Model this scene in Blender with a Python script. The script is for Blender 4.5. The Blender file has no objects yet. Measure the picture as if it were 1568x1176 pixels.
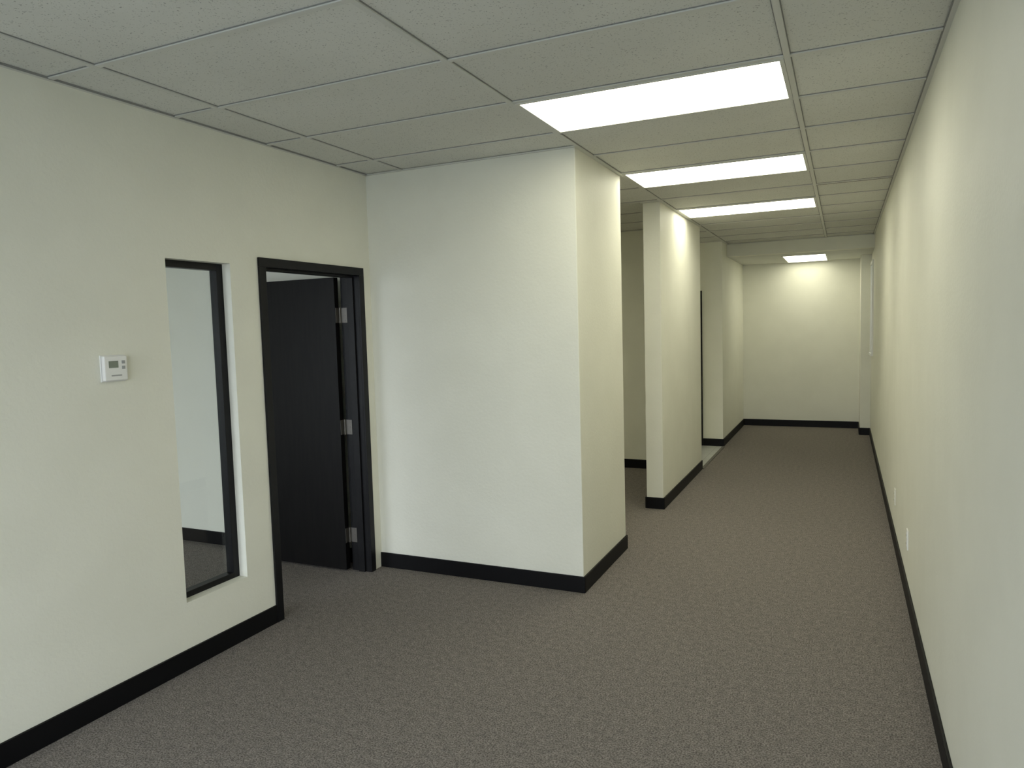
import bpy, bmesh, math
from mathutils import Matrix, Vector
T=0.6096
yaw,pitch,roll,f,h=-0.4311,-0.0760,-0.0281,1106.96,1.6366
H,X1,Y0,XL,XR=2.696,-0.2138,1.9726,-2.9432,0.3488
P0,P1,P2,S0,S2,S3=4.1265,-1.4483,5.0771,-1.5965,6.2994,8.211
TT,B,HB,SF=9.8079,11.9674,2.5308,10.2425
D0,D1,DT,W0,W1,WB,WT=3.0821,4.0379,2.0699,2.4814,2.8831,0.3315,2.0214
YF,XW,TH=-1.4,-7.0,0.132
sc=bpy.context.scene
sc.view_settings.view_transform='Standard'

# ---------------- materials ----------------
def mat(name,col,rough=0.6,metal=0,spec=0.3):
    m=bpy.data.materials.new(name); m.use_nodes=True
    b=m.node_tree.nodes['Principled BSDF']
    b.inputs['Base Color'].default_value=(*col,1); b.inputs['Roughness'].default_value=rough
    b.inputs['Metallic'].default_value=metal; b.inputs['Specular IOR Level'].default_value=spec
    return m
def noise_mat(name,c1,c2,scale,rough=0.7,bscale=None,bstr=0.2,bdist=0.002,spec=0.25,lo=0.4,hi=0.6,stretch=None,detail=3):
    m=mat(name,c1,rough,0,spec); nt=m.node_tree; b=nt.nodes['Principled BSDF']
    g=nt.nodes.new('ShaderNodeNewGeometry'); mp=nt.nodes.new('ShaderNodeMapping')
    nt.links.new(g.outputs['Position'],mp.inputs['Vector'])
    if stretch: mp.inputs['Scale'].default_value=stretch
    n=nt.nodes.new('ShaderNodeTexNoise'); n.inputs['Scale'].default_value=scale; n.inputs['Detail'].default_value=detail
    nt.links.new(mp.outputs[0],n.inputs['Vector'])
    r=nt.nodes.new('ShaderNodeValToRGB'); r.color_ramp.elements[0].position=lo; r.color_ramp.elements[1].position=hi
    r.color_ramp.elements[0].color=(*c1,1); r.color_ramp.elements[1].color=(*c2,1)
    nt.links.new(n.outputs['Fac'],r.inputs['Fac']); nt.links.new(r.outputs['Color'],b.inputs['Base Color'])
    if bscale:
        n2=nt.nodes.new('ShaderNodeTexNoise'); n2.inputs['Scale'].default_value=bscale; n2.inputs['Detail'].default_value=2
        nt.links.new(mp.outputs[0],n2.inputs['Vector'])
        bp=nt.nodes.new('ShaderNodeBump'); bp.inputs['Strength'].default_value=bstr; bp.inputs['Distance'].default_value=bdist
        nt.links.new(n2.outputs['Fac'],bp.inputs['Height']); nt.links.new(bp.outputs[0],b.inputs['Normal'])
    return m
M_wall=noise_mat('painted_drywall',(.79,.785,.69),(.81,.805,.71),3,0.55,60,0.3,0.003,0.25)
M_black=noise_mat('black_painted_trim',(.004,.004,.005),(.006,.006,.007),8,0.42,spec=0.25)
M_base=mat('black_vinyl_base',(.003,.003,.004),0.5,0,0.2)
M_door=noise_mat('black_stained_wood',(.003,.0028,.003),(.005,.0045,.0045),6,0.40,spec=0.17,stretch=(9,9,0.6),bscale=12,bstr=0.1)
M_bar=mat('white_grid_metal',(.66,.66,.615),0.5)
M_gap=mat('shadow_gap_dark',(.03,.03,.03),0.9)
M_seam=mat('seam_shadow_line',(.27,.27,.26),0.9)  # dark tone for tile seams and the painted shadow lines at the walls
M_white=mat('white_plastic',(.84,.84,.82),0.35,0,0.4)
M_lcd=mat('lcd_green_grey',(.20,.23,.19),0.2,0,0.5)
M_grey=mat('grey_plastic',(.35,.36,.36),0.4)
M_steel=mat('satin_nickel',(.17,.16,.145),0.5,1.0)
M_slot=mat('outlet_slot',(.02,.02,.02),0.6)
# ceiling tile: fissured
M_tile=noise_mat('acoustic_tile',(.69,.69,.645),(.73,.73,.685),1.3,0.9,180,0.2,0.002,0.1)
nt=M_tile.node_tree; b=nt.nodes['Principled BSDF']; ramp=[n for n in nt.nodes if n.type=='VALTORGB'][0]
mp=[n for n in nt.nodes if n.type=='MAPPING'][0]
nn=nt.nodes.new('ShaderNodeTexNoise'); nn.inputs['Scale'].default_value=140; nn.inputs['Detail'].default_value=1
nt.links.new(mp.outputs[0],nn.inputs['Vector'])
r2=nt.nodes.new('ShaderNodeValToRGB'); r2.color_ramp.elements[0].position=.27; r2.color_ramp.elements[1].position=.36
r2.color_ramp.elements[0].color=(.55,.55,.55,1); r2.color_ramp.elements[1].color=(1,1,1,1)
mx=nt.nodes.new('ShaderNodeMix'); mx.data_type='RGBA'; mx.blend_type='MULTIPLY'; mx.inputs['Factor'].default_value=1
nt.links.new(nn.outputs['Fac'],r2.inputs['Fac']); nt.links.new(ramp.outputs['Color'],mx.inputs['A']); nt.links.new(r2.outputs['Color'],mx.inputs['B'])
nt.links.new(mx.outputs['Result'],b.inputs['Base Color'])
# carpet
M_carpet=noise_mat('loop_carpet',(.115,.102,.092),(.31,.283,.262),150,0.95,260,0.6,0.004,0.05,0.37,0.63,detail=4)
nt=M_carpet.node_tree; b=nt.nodes['Principled BSDF']; ramp=[n for n in nt.nodes if n.type=='VALTORGB'][0]
mp=[n for n in nt.nodes if n.type=='MAPPING'][0]
nn=nt.nodes.new('ShaderNodeTexNoise'); nn.inputs['Scale'].default_value=30; nn.inputs['Detail'].default_value=6
nt.links.new(mp.outputs[0],nn.inputs['Vector'])
r2=nt.nodes.new('ShaderNodeValToRGB'); r2.color_ramp.elements[0].position=.3; r2.color_ramp.elements[1].position=.7
r2.color_ramp.elements[0].color=(.80,.80,.80,1); r2.color_ramp.elements[1].color=(1.1,1.09,1.08,1)
mx=nt.nodes.new('ShaderNodeMix'); mx.data_type='RGBA'; mx.blend_type='MULTIPLY'; mx.inputs['Factor'].default_value=1
nt.links.new(nn.outputs['Fac'],r2.inputs['Fac']); nt.links.new(ramp.outputs['Color'],mx.inputs['A']); nt.links.new(r2.outputs['Color'],mx.inputs['B'])
nt.links.new(mx.outputs['Result'],b.inputs['Base Color'])
# vinyl tile floor
M_vct=mat('vinyl_floor_tile',(.5,.5,.48),0.35,0,0.4)
nt=M_vct.node_tree; b=nt.nodes['Principled BSDF']
g=nt.nodes.new('ShaderNodeNewGeometry'); br=nt.nodes.new('ShaderNodeTexBrick'); br.offset=0
br.inputs['Color1'].default_value=(.46,.47,.46,1); br.inputs['Color2'].default_value=(.51,.52,.50,1); br.inputs['Mortar'].default_value=(.25,.25,.24,1)
br.inputs['Scale'].default_value=1; br.inputs['Brick Width'].default_value=.305; br.inputs['Row Height'].default_value=.305; br.inputs['Mortar Size'].default_value=.002
nt.links.new(g.outputs['Position'],br.inputs['Vector']); nt.links.new(br.outputs['Color'],b.inputs['Base Color'])
M_conc=noise_mat('sidewalk_concrete',(.30,.30,.29),(.38,.38,.36),5,0.9)
def emis(name,col,s):
    m=bpy.data.materials.new(name); m.use_nodes=True; nt=m.node_tree; nt.nodes.clear()
    e=nt.nodes.new('ShaderNodeEmission'); e.inputs[0].default_value=(*col,1); e.inputs[1].default_value=s
    o=nt.nodes.new('ShaderNodeOutputMaterial'); nt.links.new(e.outputs[0],o.inputs[0]); return m
M_lamp=emis('lit_diffuser',(1.0,.975,.77),7.6)
M_lamp2=emis('lit_diffuser_dim',(1.0,.98,.76),5.4)
M_fill=emis('fill_diffuser',(1.0,.975,.74),13.0)  # stronger glow for the added, out-of-view troffers
M_glass=bpy.data.materials.new('clear_glass'); M_glass.use_nodes=True
nt=M_glass.node_tree; nt.nodes.clear()
tr=nt.nodes.new('ShaderNodeBsdfTransparent'); tr.inputs[0].default_value=(.97,.985,.98,1)
gl=nt.nodes.new('ShaderNodeBsdfGlossy'); gl.inputs['Roughness'].default_value=.02
lw=nt.nodes.new('ShaderNodeLayerWeight'); lw.inputs['Blend'].default_value=.5
pw=nt.nodes.new('ShaderNodeMath'); pw.operation='POWER'; pw.inputs[1].default_value=4
ml=nt.nodes.new('ShaderNodeMath'); ml.operation='MULTIPLY_ADD'; ml.inputs[1].default_value=.5; ml.inputs[2].default_value=.03
ms=nt.nodes.new('ShaderNodeMixShader'); o=nt.nodes.new('ShaderNodeOutputMaterial')
nt.links.new(lw.outputs['Facing'],pw.inputs[0]); nt.links.new(pw.outputs[0],ml.inputs[0])
nt.links.new(ml.outputs[0],ms.inputs[0]); nt.links.new(tr.outputs[0],ms.inputs[1]); nt.links.new(gl.outputs[0],ms.inputs[2]); nt.links.new(ms.outputs[0],o.inputs[0])

# ---------------- mesh helpers ----------------
def build(name,boxes,mats,bevel=0,parent=None,cyls=()):
    bm=bmesh.new()
    for bx in boxes:
        x0,x1,y0,y1,z0,z1=bx[:6]; mi=bx[6] if len(bx)>6 else 0
        if x0>x1:x0,x1=x1,x0
        if y0>y1:y0,y1=y1,y0
        vs=[bm.verts.new(p) for p in [(x0,y0,z0),(x1,y0,z0),(x1,y1,z0),(x0,y1,z0),(x0,y0,z1),(x1,y0,z1),(x1,y1,z1),(x0,y1,z1)]]
        for q in [(0,3,2,1),(4,5,6,7),(0,1,5,4),(1,2,6,5),(2,3,7,6),(3,0,4,7)]:
            fc=bm.faces.new([vs[i] for i in q]); fc.material_index=mi
    for (c,r,L,ax,mi) in cyls:
        rot={'z':Matrix(),'x':Matrix.Rotation(math.pi/2,4,'Y'),'y':Matrix.Rotation(math.pi/2,4,'X')}[ax]
        ret=bmesh.ops.create_cone(bm,cap_ends=True,segments=20,radius1=r,radius2=r,depth=L,matrix=Matrix.Translation(c)@rot)
        for v in ret['verts']:
            for fc in v.link_faces: fc.material_index=mi
    me=bpy.data.meshes.new(name); bm.to_mesh(me); bm.free()
    for m in mats: me.materials.append(m)
    ob=bpy.data.objects.new(name,me); sc.collection.objects.link(ob)
    if bevel:
        md=ob.modifiers.new('bevel','BEVEL'); md.width=bevel; md.segments=3; md.limit_method='ANGLE'
    if parent: ob.parent=parent
    return ob
def empty(name):
    e=bpy.data.objects.new(name,None); sc.collection.objects.link(e); e.empty_display_size=.1; return e

HC=H+.02
# ---------------- shell ----------------
build('floor',[(XW-.12,XR+.12,YF-.12,B+.12,-.1,0)],[M_carpet])
build('floor_tile_hall',[(XW,P1,S3,TT,0,.004)],[M_vct])
build('floor_transition_strip',[(P1-.01,P1+.025,S3,TT,0,.007)],[mat('strip_grey',(.12,.11,.10),.5)],.002)
build('wall_left',[(XL-TH,XL,YF,W0,0,HC),(XL-TH,XL,W0,W1,0,WB),(XL-TH,XL,W0,W1,WT,HC),(XL-TH,XL,W1,D0+.02,0,HC),
  (XL-TH,XL,D0+.02,D1-.02,DT-.02,HC),(XL-TH,XL,D1-.02,P0,0,HC)],[M_wall])
build('wall_right',[(XR,XR+.12,YF-.12,B+.12,0,HC)],[M_wall])
build('wall_closet',[(XW,P1,P0,P2,0,HC)],[M_wall],.004)
build('wall_hallway',[(S0,P1,S2,S3,0,HC),(XW,S0,S3-.15,S3,0,HC)],[M_wall])
DX0,DX1=-2.66,-1.708
build('wall_hall_end',[(XW,DX0+.02,TT,TT+.12,0,HC),(DX1-.02,P1,TT,TT+.12,0,HC),(DX0+.02,DX1-.02,TT,TT+.12,DT-.02,HC),
   (P1-.12,P1,TT+.12,B+.12,0,HC)],[M_wall])
build('wall_back',[(P1,XR,B,B+.12,0,HC)],[M_wall])
build('wall_pilaster',[(.215,XR,11.3,B,0,HB)],[M_wall],.003)
build('wall_west',[(XW-.12,XW,YF-.12,B+.12,0,HC)],[M_wall])
build('wall_store_back',[(XW,P1-.12,B,B+.12,0,HC)],[M_wall])
WA=(-2.85,.25,.15,2.5); WC=(-6.8,-3.3,.1,2.5)
build('wall_front',[(XW,WC[0],YF-.12,YF,0,HC),(WC[0],WC[1],YF-.12,YF,0,WC[2]),(WC[0],WC[1],YF-.12,YF,WC[3],HC),
  (WC[1],WA[0],YF-.12,YF,0,HC),(WA[0],WA[1],YF-.12,YF,0,WA[2]),(WA[0],WA[1],YF-.12,YF,WA[3],HC),(WA[1],XR,YF-.12,YF,0,HC)],[M_wall])
for i,(a,c,z0,z1) in enumerate([WA,WC]):
    e=empty('window_%d'%(i+1)); n=3; fr=[(a,c,YF-.09,YF-.03,z0,z0+.05),(a,c,YF-.09,YF-.03,z1-.05,z1)]
    for k in range(n+1):
        xx=a+(c-a-.05)*k/n; fr.append((xx,xx+.05,YF-.09,YF-.03,z0+.05,z1-.05))
    build('mullion_frame',fr,[M_black],0,e); build('glass_pane',[(a+.02,c-.02,YF-.063,YF-.058,z0+.02,z1-.02)],[M_glass],0,e)
build('ground_outside',[(-30,25,-40,YF-.12,-.14,-.04)],[M_conc])

# ceiling: tiles, T-bar grid, wall angle
bars=[]; bw=.012
y=Y0-7*T; ys=[]
while y<SF: 
    if y>YF: ys.append(y)
    y+=T
for yy in ys:
    bars.append((XW,XR,yy-bw,yy+bw,H-.001,H+.006)); bars.append((XW,XR,yy+bw,yy+bw+.004,H+.004,H+.0068,2)); bars.append((XW,XR,yy-bw-.004,yy-bw,H+.004,H+.0068,2))
for k in range(6):
    xx=X1-2*k*T
    bars.append((xx-bw,xx+bw,YF,SF,H-.002,H+.005)); bars.append((xx+bw,xx+bw+.004,YF,SF,H+.003,H+.0066,2)); bars.append((xx-bw-.004,xx-bw,YF,SF,H+.003,H+.0066,2))
wa=.018
for bx in [(XL,XL+wa,YF,P0),(XR-wa,XR,YF,SF),(XL,P1,P0-wa,P0),(P1,P1+wa,P0-wa,P2+wa),(XW,P1,P2,P2+wa),(P1,P1+wa,S2-wa,S3+wa),(S0-wa,P1,S2-wa,S2),(S0-wa,S0,S2,S3-.15),
           (XW,S0,S3-.15-wa,S3-.15),(XW,P1,S3,S3+wa),(XW,P1,TT-wa,TT),(P1,P1+wa,TT-wa,SF),(P1,XR,SF-wa,SF)]:
    bars.append((bx[0],bx[1],bx[2],bx[3],H-.003,H+.004))
bars.append((XL+wa,XL+wa+.004,YF,P0-wa,H-.002,H+.0066,2)); bars.append((XR-wa-.004,XR-wa,YF,SF,H-.002,H+.0066,2))  # dark strips paint the shadow line where ceiling meets side walls
bars.append((X1+.02,XR-.02,Y0+7*T+.012,Y0+7*T+.022,H-.002,H+.004,1))
build('ceiling',[(XW-.12,XR+.12,YF-.12,SF+.15,H+.007,H+.12)],[M_tile])
build('ceiling_grid',bars,[M_bar,M_gap,M_seam])
build('ceiling_back_room',[(P1,XR,SF+.12,B,HB,HB+.1)],[noise_mat('low_ceiling_tile',(.64,.64,.59),(.68,.68,.63),2,.9,150,.2)])
build('wall_soffit',[(P1,XR,SF,SF+.12,HB,HC)],[M_wall],.003)

# ---------------- troffers ----------------
def troffer(name,x0,x1,y0,y1,z,lm=None):
    g=.013; x0+=g;x1-=g;y0+=g;y1-=g; w=.018
    build(name,[(x0,x1,y0,y0+w,z-.004,z+.005),(x0,x1,y1-w,y1,z-.004,z+.005),(x0,x0+w,y0+w,y1-w,z-.004,z+.005),(x1-w,x1,y0+w,y1-w,z-.004,z+.005),
       (x0+w,x1-w,y0+w,y1-w,z-.001,z+.004,1)],[M_bar,lm or M_lamp])
for k,nm in [(2,'ceiling_light'),(5,'ceiling_light.001'),(8,'ceiling_light.002')]:
    troffer(nm,X1-2*T,X1,Y0+k*T,Y0+(k+1)*T,H)
troffer('ceiling_light.003',-.80,-.20,10.66,11.88,HB-.005,M_lamp2)
# unseen troffers, added to brighten the side room and hall walls
troffer('fill_light_side_room',X1-8*T,X1-6*T,Y0+7*T,Y0+8*T,H,M_fill)
troffer('fill_light_hall',X1-8*T,X1-6*T,Y0+11*T,Y0+12*T,H,M_fill)

# ---------------- baseboards ----------------
bh,bt=.102,.012
def bb(name,lst): build(name,[(a,b_,c,d,.0,bh) for a,b_,c,d in lst],[M_base],.003)
bb('baseboard_left',[(XL,XL+bt,YF,D0)])
bb('baseboard_right',[(XR-bt,XR,YF,11.3)])
bb('baseboard_closet',[(XL,P1+bt,P0-bt,P0),(P1,P1+bt,P0,P2),(S0-2,P1+bt,P2,P2+bt)])
bb('baseboard_hallway',[(S0,P1+bt,S2-bt,S2),(P1,P1+bt,S2,S3),(S0-bt,S0,S2-bt,S3-.15),(XW,S0-bt,S3-.15-bt,S3-.15)])
bb('baseboard_hall_end',[(DX1,P1+bt,TT-bt,TT),(P1,P1+bt,TT,B),(XW,DX0,TT-bt,TT)])
bb('baseboard_back',[(P1+bt,.215,B-bt,B),(.215-bt,.215,11.3-bt,B-bt),(.215,XR,11.3-bt,11.3)])
bb('baseboard_office',[(XW,XL-TH,P0-bt,P0),(XL-TH-bt,XL-TH,YF,D0)])

# ---------------- door_1 (open, black, in left wall) ----------------
d=empty('door_1'); cw=.05; ct=.014
xi,xo=XL-TH-ct,XL+ct
fr=[]
for (a,c) in [(XL,xo),(xi,XL-TH)]:
    fr+= [(a,c,D0,D0+cw,0,DT-cw),(a,c,D1-cw,D1,0,DT-cw),(a,c,D0,D1,DT-cw,DT)]
fr+=[(XL-TH,XL,D0+.02,D0+cw,0,DT-cw),(XL-TH,XL,D1-cw,D1-.02,0,DT-cw),(XL-TH,XL,D0+.02,D1-.02,DT-cw,DT-.02)]
s0,s1=XL-.085,XL-.035
fr+=[(s0,s1,D0+cw,D0+cw+.014,0,DT-cw-.014),(s0,s1,D1-cw-.014,D1-cw,0,DT-cw-.014),(s0,s1,D0+cw,D1-cw,DT-cw-.014,DT-cw)]
build('door_frame',fr,[M_black],.0015,d)
hx=xi-.008; hy=D1-cw-.004
lx=xi-.016; ly0,ly1=hy-.044,hy
build('door_leaf',[(lx-.845,lx,ly0,ly1,.012,DT-cw-.006)],[M_door],.002,d)
hb=[];hc=[]
for hz in (1.76,1.0,.25):
    hb+=[(XL-TH-ct,XL-TH+.034,D1-cw-.0025,D1-cw,hz-.05,hz+.05),(lx,lx+.0025,ly0+.004,ly1-.002,hz-.05,hz+.05)]
    hc.append((Vector((hx,D1-cw-.006,hz)),.008,.104,'z',0))
    for dz in(-.035,0,.035): hc.append((Vector((XL-TH+.016,D1-cw-.003,hz+dz)),.004,.002,'y',0))
build('hinges',hb,[M_steel],0,d,hc)
build('lever_handle',[(lx-.88+.09-.0,lx-.66,ly0-.06,ly0-.045,.99,1.008)],[M_steel],.004,d,
      [(Vector((lx-.785,ly0-.005,1.0)),.027,.01,'y',0),(Vector((lx-.785,ly0-.03,1.0)),.010,.05,'y',0)])

# ---------------- door_2 (hall) ----------------
d=empty('door_2'); fr=[(DX0,DX0+cw,TT-ct,TT,.004,DT-cw),(DX1-cw,DX1,TT-ct,TT,.004,DT-cw),(DX0,DX1,TT-ct,TT,DT-cw,DT),
  (DX0+.02,DX0+cw,TT,TT+.12,.0,DT-cw),(DX1-cw,DX1-.02,TT,TT+.12,0,DT-cw),(DX0+.02,DX1-.02,TT,TT+.12,DT-cw,DT-.02)]
build('door_frame',fr,[M_black],.0015,d)
build('door_leaf',[(DX0+cw+.003,DX1-cw-.003,TT+.03,TT+.075,.012,DT-cw-.004)],[M_door],.002,d)
build('door_knob',[],[M_steel],0,d,[(Vector((DX0+cw+.07,TT+.025,1.0)),.03,.01,'y',0),(Vector((DX0+cw+.07,TT,1.0)),.012,.05,'y',0),(Vector((DX0+cw+.07,TT-.03,1.0)),.027,.03,'y',0)])

# ---------------- window_3 (interior sidelight) ----------------
w=empty('window_3'); x1=XL-.055; x0=XL-.105; fw=.042
build('sidelight_frame',[(x0,x1,W0,W0+fw,WB,WT),(x0,x1,W1-fw,W1,WB,WT),(x0,x1,W0+fw,W1-fw,WB,WB+.03),(x0,x1,W0+fw,W1-fw,WT-.035,WT)],[M_black],.002,w)
build('glass_pane',[(x0+.02,x0+.026,W0+fw-.005,W1-fw+.005,WB+.025,WT-.03)],[M_glass],0,w)
# ---------------- window_4 (right wall, far) ----------------
w=empty('window_4')
ya,yb,za,zb=10.5,11.15,1.15,2.4
build('casing',[(XR-.02,XR,ya,yb,zb-.04,zb),(XR-.03,XR,ya,yb,za,za+.03),(XR-.02,XR,ya,ya+.04,za+.03,zb-.04),(XR-.02,XR,yb-.04,yb,za+.03,zb-.04)],[M_white],.002,w)
build('frosted_pane',[(XR-.008,XR,ya+.04,yb-.04,za+.03,zb-.04)],[mat('frosted_glass',(.75,.8,.82),.3)],0,w)

# ---------------- thermostat ----------------
t=empty('thermostat')
build('backplate',[(XL,XL+.006,2.11,2.23,1.454,1.571)],[M_white],.002,t)
build('housing',[(XL+.006,XL+.026,2.114,2.226,1.458,1.567)],[M_white],.005,t)
build('display',[(XL+.026,XL+.0275,2.135,2.18,1.515,1.545,0),(XL+.026,XL+.027,2.145,2.195,1.478,1.484,1),(XL+.026,XL+.029,2.198,2.212,1.532,1.546,1),(XL+.026,XL+.029,2.198,2.212,1.508,1.522,1)],[M_lcd,M_grey],0,t)

# ---------------- outlets on right wall ----------------
def outlet(nm,yc,zc,pm):
    e=empty(nm)
    build('cover_plate',[(XR-.007,XR,yc-.036,yc+.036,zc-.058,zc+.058)],[pm],.002,e)
    bx=[]
    for dz in(-.024,.024):
        bx+=[(XR-.009,XR-.007,yc-.016,yc+.016,zc+dz-.014,zc+dz+.014,0),(XR-.0095,XR-.009,yc-.008,yc-.006,zc+dz-.006,zc+dz+.006,1),(XR-.0095,XR-.009,yc+.006,yc+.008,zc+dz-.006,zc+dz+.006,1)]
    build('receptacles',bx,[pm,M_slot],0,e)
outlet('wall_outlet',4.72,.345,M_white)
outlet('wall_outlet.001',5.85,.345,mat('ivory_plastic',(.79,.78,.70),.4))

# ---------------- daylight ----------------
wd=bpy.data.worlds.new('sky'); sc.world=wd; wd.use_nodes=True
nt=wd.node_tree; bg=nt.nodes['Background']
tc=nt.nodes.new('ShaderNodeTexCoord'); sx=nt.nodes.new('ShaderNodeSeparateXYZ'); rp=nt.nodes.new('ShaderNodeValToRGB')
rp.color_ramp.elements[0].position=.0; rp.color_ramp.elements[0].color=(.93,.95,1,1); rp.color_ramp.elements[1].color=(.66,.80,1,1)
nt.links.new(tc.outputs['Generated'],sx.inputs[0]); nt.links.new(sx.outputs['Z'],rp.inputs[0]); nt.links.new(rp.outputs[0],bg.inputs[0]); bg.inputs[1].default_value=7.0
for (a,c,z0,z1) in (WA,WC):
    l=bpy.data.lights.new('window_portal','AREA'); l.shape='RECTANGLE'; l.size=c-a; l.size_y=z1-z0; l.cycles.is_portal=True
    o=bpy.data.objects.new('window_portal',l); sc.collection.objects.link(o)
    o.location=((a+c)/2,YF-.13,(z0+z1)/2); o.rotation_euler=(math.pi/2,0,0)   # -Z faces +Y

# ---------------- camera ----------------
fx,fy=math.sin(yaw),math.cos(yaw)
r=Vector((fy,-fx,0)); dd=Vector((fx,fy,0)); z=Vector((0,0,1))
F=math.cos(pitch)*dd+math.sin(pitch)*z; U=-math.sin(pitch)*dd+math.cos(pitch)*z
R=math.cos(roll)*r+math.sin(roll)*U; Up=-math.sin(roll)*r+math.cos(roll)*U
cd=bpy.data.cameras.new('camera'); cam=bpy.data.objects.new('camera',cd); sc.collection.objects.link(cam)
m=Matrix((R,Up,-F)).transposed().to_4x4(); m.translation=Vector((0,0,h)); cam.matrix_world=m
cd.sensor_width=36; cd.lens=36*f/1568; cd.clip_start=.02
sc.camera=cam
